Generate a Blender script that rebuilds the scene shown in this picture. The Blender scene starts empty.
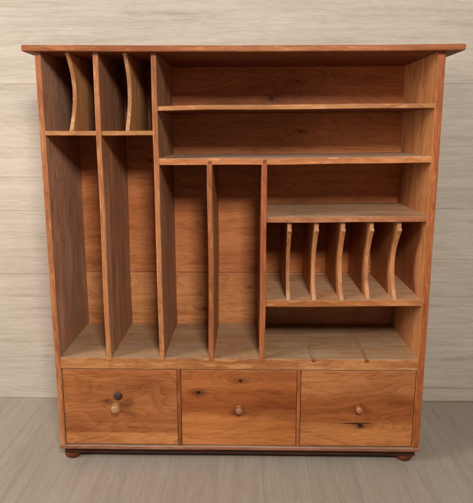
import bpy, bmesh, math, random, zlib
from mathutils import Vector, Matrix, noise as mnoise
from math import radians, sin, cos, pi

scene = bpy.context.scene
COL = scene.collection
random.seed(4)

# ------------------------------------------------------------------ dimensions (metres)
W = 0.90
XL, XR = -0.4366, 0.4329            # inner faces of the two sides
D = 0.267                            # inner depth
YW = 0.352                           # wall plane
Z_MOULD0, Z_BASE = 0.031, 0.0446
Z_RB, Z_RT = 0.2493, 0.2781
Z_TOP0, Z_TOP1 = 0.9868, 1.0006
D1, D2, D3, D4 = -0.3165, -0.1878, -0.0664, 0.0570
TD = 0.0122                          # divider thickness

# ------------------------------------------------------------------ node helper
class G:
    def __init__(self, name):
        self.m = bpy.data.materials.new(name)
        self.m.use_nodes = True
        self.t = self.m.node_tree
        self.t.nodes.clear()
        self.out = self.n('ShaderNodeOutputMaterial')
        self.b = self.n('ShaderNodeBsdfPrincipled')
        self.l(self.b.outputs[0], self.out.inputs[0])
        self.co = self.n('ShaderNodeTexCoord')
    def n(self, t, **kw):
        x = self.t.nodes.new(t)
        for k, v in kw.items(): setattr(x, k, v)
        return x
    def l(self, a, b): self.t.links.new(a, b)
    def put(self, sock, v):
        if isinstance(v, bpy.types.NodeSocket): self.l(v, sock)
        elif v is not None: sock.default_value = v
    def math(self, op, a, b=None, c=None, clamp=False):
        x = self.n('ShaderNodeMath', operation=op); x.use_clamp = clamp
        self.put(x.inputs[0], a)
        if b is not None: self.put(x.inputs[1], b)
        if c is not None: self.put(x.inputs[2], c)
        return x.outputs[0]
    def vm(self, op, a, b=None):
        x = self.n('ShaderNodeVectorMath', operation=op)
        self.put(x.inputs[0], a)
        if b is not None: self.put(x.inputs[1], b)
        return x.outputs['Value'] if op in ('LENGTH', 'DOT_PRODUCT') else x.outputs[0]
    def mapping(self, loc, scale, vec=None):
        x = self.n('ShaderNodeMapping')
        self.l(vec or self.co.outputs['Object'], x.inputs['Vector'])
        x.inputs['Location'].default_value = loc
        x.inputs['Scale'].default_value = scale
        return x.outputs[0]
    def noise(self, vec, scale=1.0, detail=4.0, rough=.55, dist=0.0):
        x = self.n('ShaderNodeTexNoise')
        self.l(vec, x.inputs['Vector'])
        x.inputs['Scale'].default_value = scale
        x.inputs['Detail'].default_value = detail
        x.inputs['Roughness'].default_value = rough
        x.inputs['Distortion'].default_value = dist
        return x.outputs[0]
    def rng(self, v, a, b, c, d, smooth=False):
        x = self.n('ShaderNodeMapRange')
        if smooth: x.interpolation_type = 'SMOOTHSTEP'
        self.put(x.inputs[0], v)
        for i, k in enumerate((a, b, c, d)): x.inputs[1 + i].default_value = k
        return x.outputs[0]
    def mix(self, f, a, b, mode='MIX'):
        x = self.n('ShaderNodeMixRGB', blend_type=mode)
        self.put(x.inputs[0], f)
        for i, v in ((1, a), (2, b)):
            if isinstance(v, (tuple, list)): v = (*v[:3], 1.0)
            self.put(x.inputs[i], v)
        return x.outputs[0]
    def grey(self, v):
        x = self.n('ShaderNodeCombineColor')
        for i in range(3): self.l(v, x.inputs[i])
        return x.outputs[0]

def c255(r, g, b):
    f = lambda v: v / 12.92 if v <= .04045 else ((v + .055) / 1.055) ** 2.4
    return tuple(f(v / 255) for v in (r, g, b))

def mul(c, k):
    if isinstance(k, (int, float)): k = (k, k, k)
    return tuple(a * b for a, b in zip(c, k))

def axscale(axis, along, across):
    return tuple(along if i == axis else across for i in range(3))

# ------------------------------------------------------------------ wood of the cabinet
FACE = c255(176, 108, 62)
EDGE = c255(192, 134, 84)
UPF = c255(206, 164, 128)

def wood(name, axis, face=FACE, front=EDGE, up=UPF, down=None, knots=(), bands=None, contrast=1.0,
         ring=30., rough=.5, band_warp=.012, cracks=(), dust=.35, wear=.45, smudges=()):
    seed = zlib.crc32(name.encode()) % 1000
    rnd = random.Random(seed)
    loc = (rnd.uniform(-40, 40), rnd.uniform(-40, 40), rnd.uniform(-40, 40))
    g = G(name)
    obj = g.co.outputs['Object']
    nrm = g.co.outputs['Normal']
    # slow figure of the board; its contour lines give cathedral grain
    fig = g.noise(g.mapping(loc, axscale(axis, 2.1, 8.0)), 1.0, 3.0, .42, .5)
    fig = g.math('MULTIPLY_ADD', g.math('SUBTRACT', g.noise(g.mapping(loc, axscale(axis, 9.0, 30.0)), 1.0, 3.0, .6), .5), .035, fig)
    kd = None
    mask = (.34 if axis == 0 else 1.0, 0.0, .34 if axis == 2 else 1.0)
    for (kx, ky, kz, r, strength) in knots:
        v = g.vm('SUBTRACT', obj, (kx, ky, kz))
        d = g.vm('LENGTH', g.vm('MULTIPLY', v, mask))
        fig = g.math('ADD', fig, g.math('MULTIPLY', g.rng(d, 0.0, r * 6.0, 1.0, 0.0, True), .13 * strength))
        core = g.vm('LENGTH', g.vm('MULTIPLY', v, (.85, 0.0, 1.0)))
        wob = g.math('MULTIPLY', g.noise(obj, 260.0, 2.0), r * .55)
        core = g.math('ADD', core, g.math('SUBTRACT', wob, r * .28))
        k1 = g.rng(core, r * .45, r * 1.05, 1.0 - .93 * strength, 1.0, True)
        k2 = g.rng(d, r * .5, r * 2.6, 1.0 - .45 * strength, 1.0, True)
        k = g.math('MULTIPLY', k1, k2)
        kd = k if kd is None else g.math('MULTIPLY', kd, k)
    saw = g.math('FRACT', g.math('MULTIPLY', fig, ring * .62))
    rings = g.math('SUBTRACT', 1.0, g.math('POWER', saw, 3.2))
    rings = g.math('MULTIPLY', rings, g.rng(saw, 0.0, .06, .35, 1.0, True))
    med = g.noise(g.mapping(loc, axscale(axis, 3.6, 46.0)), 1.0, 6.0, .62, .5)
    fine = g.noise(g.mapping(loc, axscale(axis, 34.0, 760.0)), 1.0, 3.0, .7)
    blot = g.noise(g.mapping(loc, axscale(axis, 3.0, 6.0)), 1.0, 4.0, .6)
    lines = g.noise(g.mapping(loc, axscale(axis, 5.0, 120.0)), 1.0, 5.0, .68, .5)
    wide = g.noise(g.mapping(loc, axscale(axis, .9, 19.0)), 1.0, 2.0, .5, .2)
    val = g.math('MULTIPLY', g.rng(med, .34, .66, 0, 1), .20)
    val = g.math('MULTIPLY_ADD', g.rng(lines, .34, .66, 0, 1), .24, val)
    val = g.math('MULTIPLY_ADD', rings, .25, val)
    val = g.math('MULTIPLY_ADD', g.rng(fine, .36, .64, 0, 1), .34, val)
    # colours by the way the surface faces: rubbed front edges, dusty tops
    sep = g.n('ShaderNodeSeparateXYZ'); g.l(nrm, sep.inputs[0])
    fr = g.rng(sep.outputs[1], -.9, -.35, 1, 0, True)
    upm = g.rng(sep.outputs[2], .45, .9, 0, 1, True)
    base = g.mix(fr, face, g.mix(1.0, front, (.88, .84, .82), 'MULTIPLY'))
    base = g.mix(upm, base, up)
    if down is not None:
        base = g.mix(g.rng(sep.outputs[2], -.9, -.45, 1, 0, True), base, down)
    dark = g.mix(1.0, base, (.58, .48, .40), 'MULTIPLY')
    light = g.mix(1.0, base, (1.22, 1.24, 1.26), 'MULTIPLY')
    flat = g.mix(1.0, base, (.88, .84, .80), 'MULTIPLY')
    val = g.rng(val, .18, 1.0, 0, 1)
    colr = g.mix(val, dark, light)
    colr = g.mix(min(1.0, contrast), flat, colr)
    colr = g.mix(g.rng(wide, .40, .60, .5, 0, True), colr, g.mix(1.0, colr, (.80, .71, .62), 'MULTIPLY'))
    pore = g.noise(g.mapping(loc, axscale(axis, 60.0, 780.0)), 1.0, 2.0, .6)
    colr = g.mix(g.rng(pore, .60, .72, 0, .5, True), colr, g.mix(1.0, colr, (.45, .38, .34), 'MULTIPLY'))
    # patina
    colr = g.mix(g.rng(blot, .36, .62, .75, 0, True), colr, g.mix(1.0, colr, (.72, .63, .56), 'MULTIPLY'))
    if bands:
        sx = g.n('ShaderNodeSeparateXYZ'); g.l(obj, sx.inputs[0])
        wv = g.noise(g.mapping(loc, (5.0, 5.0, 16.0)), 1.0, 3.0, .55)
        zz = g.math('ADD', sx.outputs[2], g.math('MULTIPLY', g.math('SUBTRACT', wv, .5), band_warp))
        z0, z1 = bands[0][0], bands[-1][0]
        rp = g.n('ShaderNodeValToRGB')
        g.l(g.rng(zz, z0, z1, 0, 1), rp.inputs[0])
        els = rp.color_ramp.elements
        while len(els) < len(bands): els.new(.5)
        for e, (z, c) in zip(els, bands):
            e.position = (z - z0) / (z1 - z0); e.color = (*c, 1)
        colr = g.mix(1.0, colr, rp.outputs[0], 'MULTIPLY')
    for (cx, cz, ln, th) in cracks:
        sx = g.n('ShaderNodeSeparateXYZ'); g.l(obj, sx.inputs[0])
        wv = g.noise(g.mapping(loc, (60.0, 60.0, 60.0)), 1.0, 4.0, .6)
        zz = g.math('ABSOLUTE', g.math('SUBTRACT', g.math('ADD', sx.outputs[2], g.math('MULTIPLY', g.math('SUBTRACT', wv, .5), .010)), cz))
        xx = g.math('ABSOLUTE', g.math('SUBTRACT', sx.outputs[0], cx))
        tap = g.math('MULTIPLY', g.rng(xx, 0, ln, 1, 0), th)
        k = g.math('LESS_THAN', zz, tap)
        ks = g.rng(g.math('SUBTRACT', zz, tap), 0, th * .8, .9, 0, True)
        ks = g.math('MULTIPLY', ks, g.rng(xx, ln * .8, ln, 1, 0))
        colr = g.mix(ks, colr, c255(38, 20, 12))
    for (mx, mz, ru, rv, am) in smudges:
        sx = g.n('ShaderNodeSeparateXYZ'); g.l(obj, sx.inputs[0])
        u = g.math('DIVIDE', g.math('SUBTRACT', sx.outputs[0], mx), ru)
        w = g.math('DIVIDE', g.math('SUBTRACT', sx.outputs[2], mz), rv)
        q = g.math('SQRT', g.math('ADD', g.math('MULTIPLY', u, u), g.math('MULTIPLY', w, w)))
        q = g.math('ADD', q, g.math('MULTIPLY', g.math('SUBTRACT', g.noise(g.mapping(loc, axscale(axis, 30, 80)), 1.0, 4.0, .6), .5), 1.1))
        colr = g.mix(g.rng(q, .25, 1.0, am, 0, True), colr, g.mix(1.0, colr, (.34, .26, .22), 'MULTIPLY'))
    if kd is not None:
        colr = g.mix(1.0, colr, g.grey(kd), 'MULTIPLY')
    # rubbed, lighter places along the front edges
    wr = g.noise(g.mapping(loc, axscale(axis, 16.0, 90.0)), 1.0, 5.0, .7)
    colr = g.mix(g.math('MULTIPLY', fr, g.rng(wr, .50, .66, 0, wear, True)), colr, g.mix(1.0, front, (1.22, 1.3, 1.42), 'MULTIPLY'))
    st = g.noise(g.mapping(loc, axscale(axis, 3.5, 13.0)), 1.0, 4.0, .55, .6)
    colr = g.mix(g.rng(st, .54, .74, 0, .45, True), colr, g.mix(1.0, colr, (.50, .42, .38), 'MULTIPLY'))
    # small dents, specks and dust
    sp = g.noise(g.mapping(loc, (95, 95, 95)), 1.0, 2.0, .5)
    colr = g.mix(g.rng(sp, .755, .80, 0, .55, True), colr, mul(face, .25))
    if dust > 0:
        du = g.noise(g.mapping(loc, (11, 11, 11)), 1.0, 5.0, .65)
        f = g.math('MULTIPLY', upm, g.rng(du, .4, .7, .1, dust, True))
        colr = g.mix(f, colr, c255(172, 152, 132))
        sc = g.noise(g.mapping(loc, axscale(axis, 14, 60)), 1.0, 4.0, .7)
        colr = g.mix(g.math('MULTIPLY', upm, g.rng(sc, .62, .78, 0, .28, True)), colr, c255(190, 156, 124))
    hs = g.n('ShaderNodeHueSaturation')
    hs.inputs['Hue'].default_value = .502; hs.inputs['Saturation'].default_value = 1.0; hs.inputs['Value'].default_value = .96
    g.l(colr, hs.inputs['Color']); colr = hs.outputs[0]
    g.l(colr, g.b.inputs['Base Color'])
    g.put(g.b.inputs['Roughness'], g.rng(g.math('ADD', g.math('MULTIPLY', blot, .6), g.math('MULTIPLY', med, .4)), .3, .7, rough - .1, rough + .16))
    g.b.inputs['Specular IOR Level'].default_value = .20
    bp = g.n('ShaderNodeBump')
    bp.inputs['Strength'].default_value = .25
    bp.inputs['Distance'].default_value = .0012
    h = g.math('MULTIPLY_ADD', lines, .8, g.math('MULTIPLY', fine, .5))
    h = g.math('MULTIPLY_ADD', g.noise(g.mapping(loc, (16, 16, 16)), 1.0, 3.0), .9, h)
    if kd is not None: h = g.math('MULTIPLY_ADD', kd, .8, h)
    g.l(h, bp.inputs['Height'])
    g.l(bp.outputs[0], g.b.inputs['Normal'])
    return g.m

# ------------------------------------------------------------------ setting materials (pale wood planks)
def plank_mat(name, axis, light, dark, streak, rough, strength=1.0, fig=1.0, gloss=.35, var=.2):
    g = G(name)
    seed = zlib.crc32(name.encode()) % 1000
    rnd = random.Random(seed)
    at = g.n('ShaderNodeAttribute', attribute_name='tint')
    # every plank has its own piece of grain
    off = g.vm('MULTIPLY', at.outputs['Vector'], (37.0, 53.0, 71.0))
    base = g.vm('ADD', g.co.outputs['Object'], off)
    big = g.noise(g.mapping((0, 0, 0), axscale(axis, 1.3, 9.0), base), 1.0, 4.0, .5, .5)
    med = g.noise(g.mapping((3, 1, 7), axscale(axis, 2.8, 56.0), base), 1.0, 6.0, .66, .4)
    fine = g.noise(g.mapping((5, 2, 1), axscale(axis, 30.0, 640.0), base), 1.0, 4.0, .72)
    rings = g.math('SUBTRACT', 1.0, g.math('POWER', g.math('FRACT', g.math('MULTIPLY', big, 16.0)), 3.0))
    v = g.math('MULTIPLY', g.rng(med, .32, .68, 0, 1), .45)
    v = g.math('MULTIPLY_ADD', g.rng(fine, .34, .66, 0, 1), .42, v)
    v = g.math('MULTIPLY_ADD', rings, .26 * fig, v)
    colr = g.mix(g.rng(v, .10, .90, 0, 1), dark, light)
    st = g.rng(med, .26, .40, .75, 0, True)
    colr = g.mix(g.math('MULTIPLY', st, strength), colr, streak)
    blot = g.noise(g.mapping((9, 4, 2), axscale(axis, 1.2, 3.2), base), 1.0, 3.0, .55)
    colr = g.mix(1.0, colr, g.grey(g.rng(blot, .3, .7, .87, 1.08)), 'MULTIPLY')
    sepc = g.n('ShaderNodeSeparateColor'); g.l(at.outputs['Color'], sepc.inputs[0])
    colr = g.mix(1.0, colr, g.grey(g.rng(sepc.outputs[0], 0, 1, 1.0 - var, 1.0 + var * .7)), 'MULTIPLY')
    colr = g.mix(g.rng(sepc.outputs[1], 0, 1, 0, .35), colr, g.mix(1.0, colr, (1.08, .97, .84), 'MULTIPLY'))
    at2 = g.n('ShaderNodeAttribute', attribute_name='tone_shade')
    colr = g.mix(1.0, colr, at2.outputs['Color'], 'MULTIPLY')
    g.l(colr, g.b.inputs['Base Color'])
    g.put(g.b.inputs['Roughness'], g.rng(med, .3, .7, rough - .06, rough + .1))
    g.b.inputs['Specular IOR Level'].default_value = gloss
    bp = g.n('ShaderNodeBump')
    bp.inputs['Strength'].default_value = .18
    bp.inputs['Distance'].default_value = .001
    g.l(g.math('MULTIPLY_ADD', fine, .5, med), bp.inputs['Height'])
    g.l(bp.outputs[0], g.b.inputs['Normal'])
    return g.m

# ------------------------------------------------------------------ mesh helpers
def add_box(bm, x0, x1, y0, y1, z0, z1, bev=.0012, seg=2, mat=0):
    r = bmesh.ops.create_cube(bm, size=1.0)
    vs = r['verts']
    for v in vs:
        v.co = Vector((x0 + (v.co.x + .5) * (x1 - x0), y0 + (v.co.y + .5) * (y1 - y0), z0 + (v.co.z + .5) * (z1 - z0)))
    fs = {f for v in vs for f in v.link_faces}
    for f in fs: f.material_index = mat
    if bev > 0:
        es = list({e for v in vs for e in v.link_edges})
        r = bmesh.ops.bevel(bm, geom=es, offset=bev, segments=seg, profile=.6, affect='EDGES')
        for f in r['faces']: f.material_index = mat
    return bm

def add_profile(bm, pts, x0, x1, bev=.0015, mat=0):
    """board cut to an outline pts [(y, z)...] and x0..x1 thick"""
    a = [bm.verts.new((x0, y, z)) for y, z in pts]
    b = [bm.verts.new((x1, y, z)) for y, z in pts]
    fs = [bm.faces.new(a), bm.faces.new(b[::-1])]
    n = len(pts)
    for i in range(n):
        j = (i + 1) % n
        fs.append(bm.faces.new((a[j], a[i], b[i], b[j])))
    bmesh.ops.recalc_face_normals(bm, faces=fs)
    if bev > 0:
        es = [e for e in fs[0].edges] + [e for e in fs[1].edges]
        bmesh.ops.bevel(bm, geom=es, offset=bev, segments=2, profile=.6, affect='EDGES')
    return bm

def add_lathe(bm, prof, centre, axis='Z', seg=28, mat=0):
    """prof: [(r, h)...] turned about the axis through centre"""
    rings = []
    for r, h in prof:
        ring = []
        for k in range(seg):
            a = 2 * pi * k / seg
            p = (r * cos(a), r * sin(a), h) if axis == 'Z' else (r * cos(a), -h, r * sin(a))
            ring.append(bm.verts.new(Vector(centre) + Vector(p)))
        rings.append(ring)
    fs = []
    for i in range(len(rings) - 1):
        for k in range(seg):
            j = (k + 1) % seg
            fs.append(bm.faces.new((rings[i][k], rings[i][j], rings[i + 1][j], rings[i + 1][k])))
    fs.append(bm.faces.new(rings[0][::-1])); fs.append(bm.faces.new(rings[-1]))
    bmesh.ops.recalc_face_normals(bm, faces=fs)
    for f in fs: f.smooth = True; f.material_index = mat
    return bm

def cut(bm, axis, n):
    """slice the mesh along an axis so that it can be bent"""
    lo = min(v.co[axis] for v in bm.verts); hi = max(v.co[axis] for v in bm.verts)
    nv = Vector((0, 0, 0)); nv[axis] = 1
    for i in range(1, n):
        p = Vector((0, 0, 0)); p[axis] = lo + (hi - lo) * i / n
        bmesh.ops.bisect_plane(bm, geom=bm.verts[:] + bm.edges[:] + bm.faces[:], plane_co=p, plane_no=nv)

def bend(bm, fn):
    for v in bm.verts: v.co += Vector(fn(v.co))

def wob(seed, amp, freq=4.0):
    return lambda t: amp * mnoise.noise(Vector((t * freq, seed * 7.31, seed * 1.7)))

def link(name, bm, mats, parent=None, smooth=False):
    """one mesh object with its origin in the middle of its mesh"""
    lo = Vector([min(v.co[i] for v in bm.verts) for i in range(3)])
    hi = Vector([max(v.co[i] for v in bm.verts) for i in range(3)])
    c = (lo + hi) / 2
    for v in bm.verts: v.co -= c
    me = bpy.data.meshes.new(name)
    bm.to_mesh(me); bm.free()
    o = bpy.data.objects.new(name, me)
    COL.objects.link(o)
    for m in (mats if isinstance(mats, (list, tuple)) else [mats]): me.materials.append(m)
    if smooth:
        for p in me.polygons: p.use_smooth = True
    if parent is not None:
        o.parent = parent
        pl = Vector((0, 0, 0)); q = parent
        while q is not None:
            pl += q.location; q = q.parent
        o.location = c - pl
    else:
        o.location = c
    return o

# ------------------------------------------------------------------ the setting: plank floor and plank wall
def plank_sheet(name, boards, mat, bev=.0009):
    """boards: (x0, x1, y0, y1, z0, z1, stain) joined into one mesh with a tint per plank"""
    bm = bmesh.new()
    tl = bm.loops.layers.float_color.new('tint')
    sl = bm.loops.layers.float_color.new('tone_shade')
    rnd = random.Random(zlib.crc32(name.encode()))
    for (x0, x1, y0, y1, z0, z1, st, br) in boards:
        n0 = len(bm.faces)
        add_box(bm, x0, x1, y0, y1, z0, z1, bev, 1)
        bm.faces.ensure_lookup_table()
        t = (br if br is not None else rnd.random(), rnd.random(), rnd.random(), 1)
        for f in bm.faces[n0:] if False else [f for f in bm.faces if f.loops[0][sl][3] == 0.0]:
            for lp in f.loops: lp[tl] = t; lp[sl] = (*st, 1.0)
    o = link(name, bm, mat)
    o['kind'] = 'structure'
    return o

M_floor = plank_mat('floor_planks', 1, c255(146, 136, 124), c255(126, 115, 103), c255(112, 101, 90), .42, .4, .45, .45, .5)
M_wall = plank_mat('wall_planks', 0, c255(182, 172, 160), c255(154, 142, 127), c255(132, 117, 101), .6, .5, .7, .25, .16)

rf = random.Random(21)
fb = []
x = -1.62; pw = .112
while x < 1.75:
    y = -3.2 + rf.uniform(-.9, 0)
    while y < YW + .02:
        ln = rf.uniform(.85, 1.25)
        y1 = min(y + ln, YW + .03)
        if y1 - y > .05:
            fb.append((x + .0001, x + pw - .0001, y + .0001, y1 - .0001, -.02, 0.0, (1, 1, 1), None))
        y = y1
    x += pw
floor = plank_sheet('floor', fb, M_floor, .0002)

w_ = (.97, .885, .785)
XM = 0.03
wb = []
def wrow(xa, xb, z0, z1, st, br): wb.append((xa, xb, YW, YW + .02, z0 + .0001, z1 - .0001, st, br))
wrow(-1.75, 1.80, 1.20, 1.50, (1, 1, 1), .75)
wrow(-1.75, 1.80, .9497, 1.20, (1, 1, 1), .8)
wrow(-1.75, 1.80, 1.50, 1.80, (1, 1, 1), .6)
wrow(-1.75, 1.80, 1.80, 2.10, (1, 1, 1), .8)
zl = [0.0, .1343, .4008, .5914, .6894, .9497, 1.20]
for i, br in enumerate((.78, .5, .42, .62, .55)): wrow(-1.75, XM - .0005, zl[i], zl[i + 1], w_, br)
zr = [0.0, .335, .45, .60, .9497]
for i, br in enumerate((.4, .45, .5, .5)): wrow(XM + .0005, 1.80, zr[i], zr[i + 1], [(.45, .46, .47), (.49, .50, .51), (.51, .52, .53), (.60, .61, .615)][i], br)  # right planks darkened row by row, painting in the cabinet's shadow
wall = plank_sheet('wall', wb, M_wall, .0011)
sk = plank_sheet('skirting_board', [(XM, 1.80, YW - .007, YW - .0004, .0004, .040, (.78, .80, .82), .5)], M_wall, .0025)

# ------------------------------------------------------------------ the cabinet
cab = bpy.data.objects.new('wooden_cabinet', None)
COL.objects.link(cab)
cab.empty_display_size = .2
cab.location = (0, D / 2, 0)
cab['label'] = 'honey brown wooden pigeonhole cabinet with upright dividers and three drawers on grey plank floor'
cab['category'] = 'cabinet'

YB = D + .010
# sides
bm = add_box(bmesh.new(), -.45, XL, 0, YB, Z_BASE - .001, Z_TOP0 + .002, .0016)
cut(bm, 2, 16); f = wob(1, .0012); bend(bm, lambda c: (f(c.z), 0, 0))
link('side_panel', bm, wood('left_side', 2, c255(196, 150, 122), c255(186, 120, 78)), cab)
bm = add_box(bmesh.new(), XR, .45, 0, YB, Z_BASE - .001, Z_TOP0 + .002, .0016)
cut(bm, 2, 16); f = wob(2, .0012); bend(bm, lambda c: (f(c.z), 0, 0))
link('side_panel', bm, wood('right_side', 2, c255(212, 144, 92), c255(180, 106, 60)), cab)
# top with rounded, slightly worn edges
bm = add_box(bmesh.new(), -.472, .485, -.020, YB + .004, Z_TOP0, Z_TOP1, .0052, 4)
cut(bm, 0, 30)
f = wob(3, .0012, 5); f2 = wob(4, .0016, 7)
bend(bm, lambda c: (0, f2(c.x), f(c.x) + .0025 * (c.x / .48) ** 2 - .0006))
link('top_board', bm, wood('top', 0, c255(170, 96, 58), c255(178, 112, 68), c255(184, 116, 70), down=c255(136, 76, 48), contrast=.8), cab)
# back boards
bm = bmesh.new()
for i, (a, b) in enumerate(((Z_BASE, .428), (.4294, Z_TOP0 + .001))):
    add_box(bm, XL - .004, XR + .004, D, YB - .0005, a, b, .0012, 2, i)
add_box(bm, XL - .002, XR + .002, D + .004, YB - .002, .42, .44, 0, 1, 0)
k = lambda z: (z - (Z_BASE + Z_TOP0 + .001) / 2)
link('back_panel', bm, [
    wood('back_low', 0, wear=0, front=c255(232, 166, 108), contrast=.9, bands=[(-.2, (1.04, 1.04, 1.04)), (.1, (1.02, 1.0, .98)), (.19, (.92, .86, .80)), (.2, (.92, .86, .8))], knots=((-.10, -.005, k(.322), .005, .7), (.03, -.005, k(.385), .004, .5))),
    wood('back_high', 0, wear=0, front=c255(216, 140, 88), contrast=.9, bands=[(-.29, (1.14, 1.28, 1.36)), (-.10, (1.06, 1.10, 1.10)), (.06, (1.02, 1.02, 1.0)), (.29, (1.06, 1.04, 1.0))], band_warp=.05, knots=((-.245, -.005, k(.742), .0045, .8), (.085, -.005, k(.905), .007, .8), (.165, -.005, k(.82), .004, .8), (.15, -.005, k(.95), .004, .6)))], cab)
# base moulding: thin strip over a dark set-back one painting in the shadow gap
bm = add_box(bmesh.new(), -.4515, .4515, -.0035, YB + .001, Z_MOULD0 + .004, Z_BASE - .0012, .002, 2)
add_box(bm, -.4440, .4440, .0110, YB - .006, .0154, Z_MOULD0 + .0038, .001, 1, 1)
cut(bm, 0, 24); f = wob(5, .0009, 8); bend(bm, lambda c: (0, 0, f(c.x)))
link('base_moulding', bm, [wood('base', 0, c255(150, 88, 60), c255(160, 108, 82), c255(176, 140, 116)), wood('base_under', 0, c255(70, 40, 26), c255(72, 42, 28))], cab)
# feet: low turned buns
M_foot = wood('foot', 2, c255(112, 56, 28), c255(112, 56, 28), c255(84, 42, 22), contrast=.5, rough=.35, dust=0)
prof = [(.0150, 0), (.0172, .0010), (.0194, .0040), (.0206, .0085), (.0212, .0125), (.0208, .0148), (.0190, .0157)]
for fx in (-.4275, .4215):
    for fy in (.0275, D - .025):
        link('foot', add_lathe(bmesh.new(), prof, (fx, fy, 0)), M_foot, cab)

# floor of the compartments with its front rail; two empty dado slots on the right
G1, G2 = .181, .310
bm = add_box(bmesh.new(), XL - .003, XR + .003, .0006, D, Z_RB, Z_RT - .0030, .0012)
for a, b in ((XL - .003, G1 - .0048), (G1 + .0048, G2 - .0048), (G2 + .0048, XR + .003)):
    add_box(bm, a, b, .0006, D, Z_RT - .004, Z_RT, .0007, 1)
for gx in (G1, G2):
    add_box(bm, gx - .0054, gx + .0054, .003, D - .001, Z_RT - .0042, Z_RT - .0006, 0, 1, 2)
for gx in (G1, G2):                                      # dark ends of the slots
    add_box(bm, gx - .0046, gx + .0046, -.0004, .006, Z_RT - .0075, Z_RT - .0012, .0006, 1, 1)
M_end = wood('end_grain', 1, c255(122, 68, 44), c255(138, 78, 50), c255(150, 104, 76), dust=.1)
link('compartment_floor', bm, [wood('bay_floor', 0, c255(170, 110, 66), c255(196, 136, 84), c255(198, 156, 114), contrast=.9, dust=.5), M_end, wood('slot', 1, up=c255(186, 142, 104), dust=.4)], cab)

# shelves ---------------------------------------------------------------
def shelf(x0, x1, z0, z1, seed, tilt=(0, 0), sag=0., mat=None, y0=.0008, bev=.0016, y1=D + .002):
    bm = add_box(bmesh.new(), x0, x1, y0, y1, z0, z1, bev)
    cut(bm, 0, 14)
    f = wob(seed, .0018, 6); fy = wob(seed + 50, .0014, 7)
    def fn(c):
        t = (c.x - x0) / (x1 - x0)
        return (0, fy(c.x) * (1 if c.y < .05 else 0), f(c.x) + tilt[0] + (tilt[1] - tilt[0]) * t + sag * 4 * t * (1 - t))
    bend(bm, fn)
    return link('shelf', bm, mat, cab)
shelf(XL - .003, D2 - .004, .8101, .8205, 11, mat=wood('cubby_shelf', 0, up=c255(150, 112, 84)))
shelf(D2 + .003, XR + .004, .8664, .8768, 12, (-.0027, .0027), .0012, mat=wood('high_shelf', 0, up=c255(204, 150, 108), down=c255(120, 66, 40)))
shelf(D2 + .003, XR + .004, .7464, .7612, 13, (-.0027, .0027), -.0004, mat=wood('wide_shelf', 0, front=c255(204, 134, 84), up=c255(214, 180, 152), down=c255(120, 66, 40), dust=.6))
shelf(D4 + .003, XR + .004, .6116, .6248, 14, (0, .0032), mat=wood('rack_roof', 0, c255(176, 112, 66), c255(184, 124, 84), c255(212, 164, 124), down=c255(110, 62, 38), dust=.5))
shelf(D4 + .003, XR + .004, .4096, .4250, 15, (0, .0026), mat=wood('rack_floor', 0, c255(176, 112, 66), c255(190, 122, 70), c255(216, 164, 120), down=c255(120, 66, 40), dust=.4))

# straight dividers ------------------------------------------------------
def divider(xc, z0, z1, seed, mat, lean=0., tenon=None, xt=None):
    """lean: x shift from foot to head"""
    bm = add_box(bmesh.new(), xc - TD / 2, xc + TD / 2, -.0012, D + .001, z0, z1, .0018)
    if tenon: add_box(bm, xc - .004, xc + .004, -.0006, .01, z1 - .003, z1 + tenon, .0006, 1, 1)
    cut(bm, 2, 18)
    f = wob(seed, .0022, 5); fy = wob(seed + 60, .0010, 7)
    bend(bm, lambda c: (f(c.z) + lean * (c.z - z0) / (z1 - z0), fy(c.z) * (1 if c.y < .05 else 0), 0))
    return link('divider', bm, [mat, M_end], cab)
DF = c255(190, 140, 108)
divider(D1, Z_RT - .0065, Z_TOP0 + .002, 21, wood('divider_one', 2, DF, c255(188, 124, 78)))
divider(D2, Z_RT - .0065, Z_TOP0 + .002, 22, wood('divider_two', 2, DF, c255(188, 124, 78)))
divider(D3, Z_RT - .0065, .7462, 23, wood('divider_three', 2, c255(196, 142, 102), c255(178, 110, 64)), tenon=.0075)
divider(D4, Z_RT - .0065, .7466, 24, wood('divider_four', 2, c255(196, 136, 98), c255(174, 100, 60)), tenon=.0095)

# scooped dividers: flat boards with a hollow front edge -----------------
def scoop_pts(z0, z1, nose, depth, apex, n=22, y0=.004, stem=None):
    """outline (y, z), front edge hollow between z0 and nose"""
    pts = [(D + .001, z0)]
    for i in range(n + 1):
        t = i / n
        # skewed half sine: deepest at apex
        u = t ** (math.log(.5) / math.log(apex))
        s = sin(pi * u) ** .86
        pts.append((y0 + depth * s, z0 + (nose - z0) * t))
    if stem:
        pts += [(y0 - .0004, nose + .0018), (y0 + .0006, nose + .0042), (y0 + .0035, nose + .0062), (y0 + .008, nose + .0072), (y0 + .009, z1)]
    elif nose < z1:
        pts.append((y0, z1))
    pts.append((D + .001, z1))
    return pts
def scooped(xc, pts, mat, th=.0092, lean=0.):
    bm = add_profile(bmesh.new(), pts, xc - th / 2, xc + th / 2, .0019)
    zc = sum(p[1] for p in pts) / len(pts)
    bend(bm, lambda c: (lean * (c.z - zc), 0, 0))
    return link('divider', bm, mat, cab)
cp = scoop_pts(.8195, Z_TOP0 + .001, Z_TOP0 + .001, .042, .53, y0=.003)
scooped(-.3790, cp, wood('cubby_divider_one', 2, c255(218, 164, 110), c255(210, 158, 112)))
scooped(-.2520, cp, wood('cubby_divider_two', 2, c255(214, 162, 112), c255(210, 158, 112)))
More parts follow.
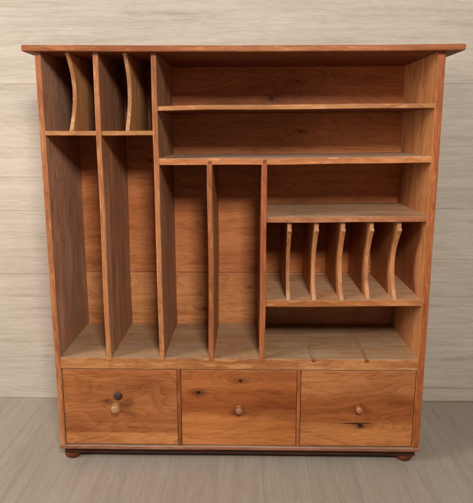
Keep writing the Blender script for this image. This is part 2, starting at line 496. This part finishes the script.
for i, (px, tl) in enumerate(((.1180, .0), (.1805, .01), (.2440, -.012), (.3090, .004), (.3725, .012))):
    dz = .003 * (px - D4) / (XR - D4)
    pp = scoop_pts(.4235 + dz, .6125 + dz, .5900 + dz, .044 + .002 * sin(i * 2.1), .47 + .02 * sin(i * 1.7), y0=.004, stem=True)
    scooped(px, pp, wood('rack_divider_%s' % 'abcde'[i], 2, c255(218, 148, 94), c255(204, 144, 98)), .0098, tl)

# posts between the drawers
for px in (-.1478, .1475):
    bm = add_box(bmesh.new(), px - .0042, px + .0042, .0009, D, Z_BASE - .0005, Z_RB + .0005, .0012)
    link('drawer_post', bm, wood('post_%s' % ('a' if px < 0 else 'b'), 2, front=c255(168, 104, 60)), cab)

# drawers ---------------------------------------------------------------
def drawer(x0, x1, mat, knob_specs):
    z0, z1 = Z_BASE + .0016, Z_RB - .0023
    bm = add_box(bmesh.new(), x0 + .0010, x1 - .0010, .0022, .018, z0, z1, .0016)
    for a, b in ((x0 + .005, x0 + .014), (x1 - .014, x1 - .005)):
        add_box(bm, a, b, .0175, D - .02, z0 + .004, z1 - .02, 0)
    add_box(bm, x0 + .0135, x1 - .0135, .0175, D - .03, z0 + .010, z0 + .016, 0)
    add_box(bm, x0 + .0135, x1 - .0135, D - .031, D - .021, z0 + .004, z1 - .02, 0)
    d = link('drawer', bm, mat, cab)
    for (kx, kz, prof, m, lab, tip) in knob_specs:
        kb = add_lathe(bmesh.new(), prof, (0, 0, 0), 'Y', 26)
        R = Matrix.Rotation(tip, 4, 'X')
        for v in kb.verts: v.co = R @ v.co + Vector((kx, .0030, kz))
        o = link('peg' if m is K_dark else 'knob', kb, m, d)
        if lab: o['label'] = lab
    return d

def knob_mat(name, a, b, rough, metal=0.):
    g = G(name)
    n1 = g.noise(g.mapping((1, 4, 2), (70, 60, 150)), 1.0, 4.0, .6, .6)
    n2 = g.noise(g.mapping((2, 5, 1), (500, 90, 500)), 1.0, 3.0)
    v = g.math('MULTIPLY_ADD', n2, .4, g.math('MULTIPLY', n1, .6))
    g.l(g.mix(g.rng(v, .30, .70, 0, 1), a, b), g.b.inputs['Base Color'])
    g.put(g.b.inputs['Roughness'], g.rng(n1, .3, .7, rough - .08, rough + .1))
    g.b.inputs['Metallic'].default_value = metal
    bp = g.n('ShaderNodeBump'); bp.inputs['Strength'].default_value = .25; bp.inputs['Distance'].default_value = .0008
    g.l(n1, bp.inputs['Height']); g.l(bp.outputs[0], g.b.inputs['Normal'])
    return g.m
K_pale = knob_mat('pale_knob', c255(134, 84, 46), c255(182, 132, 86), .42)
K_dark = knob_mat('dark_knob', c255(42, 24, 18), c255(66, 42, 30), .52)
K_rose = knob_mat('rose_knob', c255(120, 74, 44), c255(160, 110, 74), .42)
K_red = knob_mat('red_knob', c255(140, 80, 48), c255(172, 110, 72), .26)
def kprof(r, ln, neck=.55):
    return [(r * .72, -.001), (r * .72, .0016), (r * neck, .0028), (r * neck, ln * .38), (r * .80, ln * .46), (r * .97, ln * .58),
            (r, ln * .70), (r * .93, ln * .83), (r * .74, ln * .93), (r * .42, ln * .985), (r * .12, ln)]
DX = [XL, -.1478 - .0040, -.1478 + .0040, .1475 - .0040, .1475 + .0040, XR]
zc = (Z_BASE + Z_RB) / 2
m1 = wood('drawer_left', 0, wear=0, front=c255(198, 130, 80), contrast=1.0, ring=44,
          knots=((-.034, -.1, .018, .004, .35),), rough=.42, smudges=((-.030, .018, .022, .014, .55), (.018, .012, .022, .018, .6), (-.006, .044, .016, .007, .3), (-.10, -.055, .04, .02, .2)),
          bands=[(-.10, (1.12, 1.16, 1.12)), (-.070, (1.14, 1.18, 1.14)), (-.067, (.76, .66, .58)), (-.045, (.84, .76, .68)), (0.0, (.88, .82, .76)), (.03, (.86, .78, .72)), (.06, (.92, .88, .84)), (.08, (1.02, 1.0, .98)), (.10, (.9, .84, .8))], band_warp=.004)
m2 = wood('drawer_middle', 0, wear=0, front=c255(196, 124, 72), contrast=.85, ring=30, rough=.42,
          knots=((-.100, -.1, .041, .0052, .95), (.004, -.1, .073, .0050, .95)),
          smudges=((-.004, -.012, .030, .014, .75), (-.10, .04, .022, .018, .4), (.08, .02, .06, .03, .25)),
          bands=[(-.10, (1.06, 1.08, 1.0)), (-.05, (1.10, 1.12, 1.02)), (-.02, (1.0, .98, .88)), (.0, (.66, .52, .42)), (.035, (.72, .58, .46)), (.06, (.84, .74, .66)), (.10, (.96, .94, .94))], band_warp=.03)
m3 = wood('drawer_right', 0, wear=0, front=c255(194, 127, 76), contrast=1.0, ring=36, rough=.42,
          knots=((.010, -.1, -.045, .0062, .9),), smudges=((.010, -.045, .016, .008, .8), (.0, .0, .03, .02, .4), (.09, .03, .06, .03, .2)), cracks=((.000, -.0385, .042, .0016),),
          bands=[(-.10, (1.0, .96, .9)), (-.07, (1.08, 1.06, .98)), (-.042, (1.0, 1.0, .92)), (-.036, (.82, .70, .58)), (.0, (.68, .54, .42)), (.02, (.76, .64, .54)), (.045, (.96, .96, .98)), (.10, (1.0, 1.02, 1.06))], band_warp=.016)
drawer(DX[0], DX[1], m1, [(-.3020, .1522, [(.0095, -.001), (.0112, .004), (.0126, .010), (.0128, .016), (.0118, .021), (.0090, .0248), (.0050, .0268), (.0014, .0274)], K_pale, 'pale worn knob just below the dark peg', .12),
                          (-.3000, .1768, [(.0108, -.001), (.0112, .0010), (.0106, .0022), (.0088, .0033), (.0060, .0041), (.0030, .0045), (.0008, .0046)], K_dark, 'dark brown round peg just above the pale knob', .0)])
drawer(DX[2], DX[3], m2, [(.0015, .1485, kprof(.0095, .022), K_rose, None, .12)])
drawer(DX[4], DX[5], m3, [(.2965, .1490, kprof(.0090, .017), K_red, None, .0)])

# ------------------------------------------------------------------ light
world = bpy.data.worlds.new('World')
scene.world = world
world.use_nodes = True
bg = world.node_tree.nodes['Background']
bg.inputs[0].default_value = (.92, .96, 1.0, 1)
bg.inputs[1].default_value = .145

def area(name, loc, target, size, watts, col):
    l = bpy.data.lights.new(name, 'AREA')
    l.shape = 'RECTANGLE'; l.size, l.size_y = size
    l.energy = watts; l.color = col
    o = bpy.data.objects.new(name, l); COL.objects.link(o)
    o.location = loc
    o.rotation_euler = (Vector(target) - Vector(loc)).to_track_quat('-Z', 'Y').to_euler()
    return o
area('ceiling_lamp', (.26, -1.78, 1.60), (0, .1, .6), (.32, .32), 40, (1.0, .968, .93))
area('added_left_light', (-2.1, -1.0, 1.30), (0, .3, .6), (.9, 1.2), 49, (1.0, .98, .955))  # added unseen lamp at left, so the cabinet shades the right wall

# ------------------------------------------------------------------ camera
cam = bpy.data.cameras.new('camera')
co = bpy.data.objects.new('camera', cam); COL.objects.link(co)
cam.sensor_fit = 'HORIZONTAL'; cam.sensor_width = 36
cam.lens = 575.37 / 473 * 36
cam.clip_start = .01; cam.clip_end = 100
pitch, yaw = .2034, -.0167
F = Vector((sin(yaw) * cos(pitch), cos(yaw) * cos(pitch), -sin(pitch)))
Rt = Vector((cos(yaw), -sin(yaw), 0))
U = Rt.cross(F)
M = Matrix((Rt, U, -F)).transposed().to_4x4()
M.translation = Vector((.0162, -1.3171, .8158))
co.matrix_world = M
scene.camera = co

scene.view_settings.view_transform = 'Standard'
scene.view_settings.look = 'None'
scene.view_settings.exposure = 0
scene.view_settings.gamma = 1
scene.render.resolution_x, scene.render.resolution_y = 963, 1024
scene.render.engine = 'CYCLES'
scene.cycles.use_denoising = True
scene.cycles.filter_width = 1.5
scene.cycles.max_bounces = 8
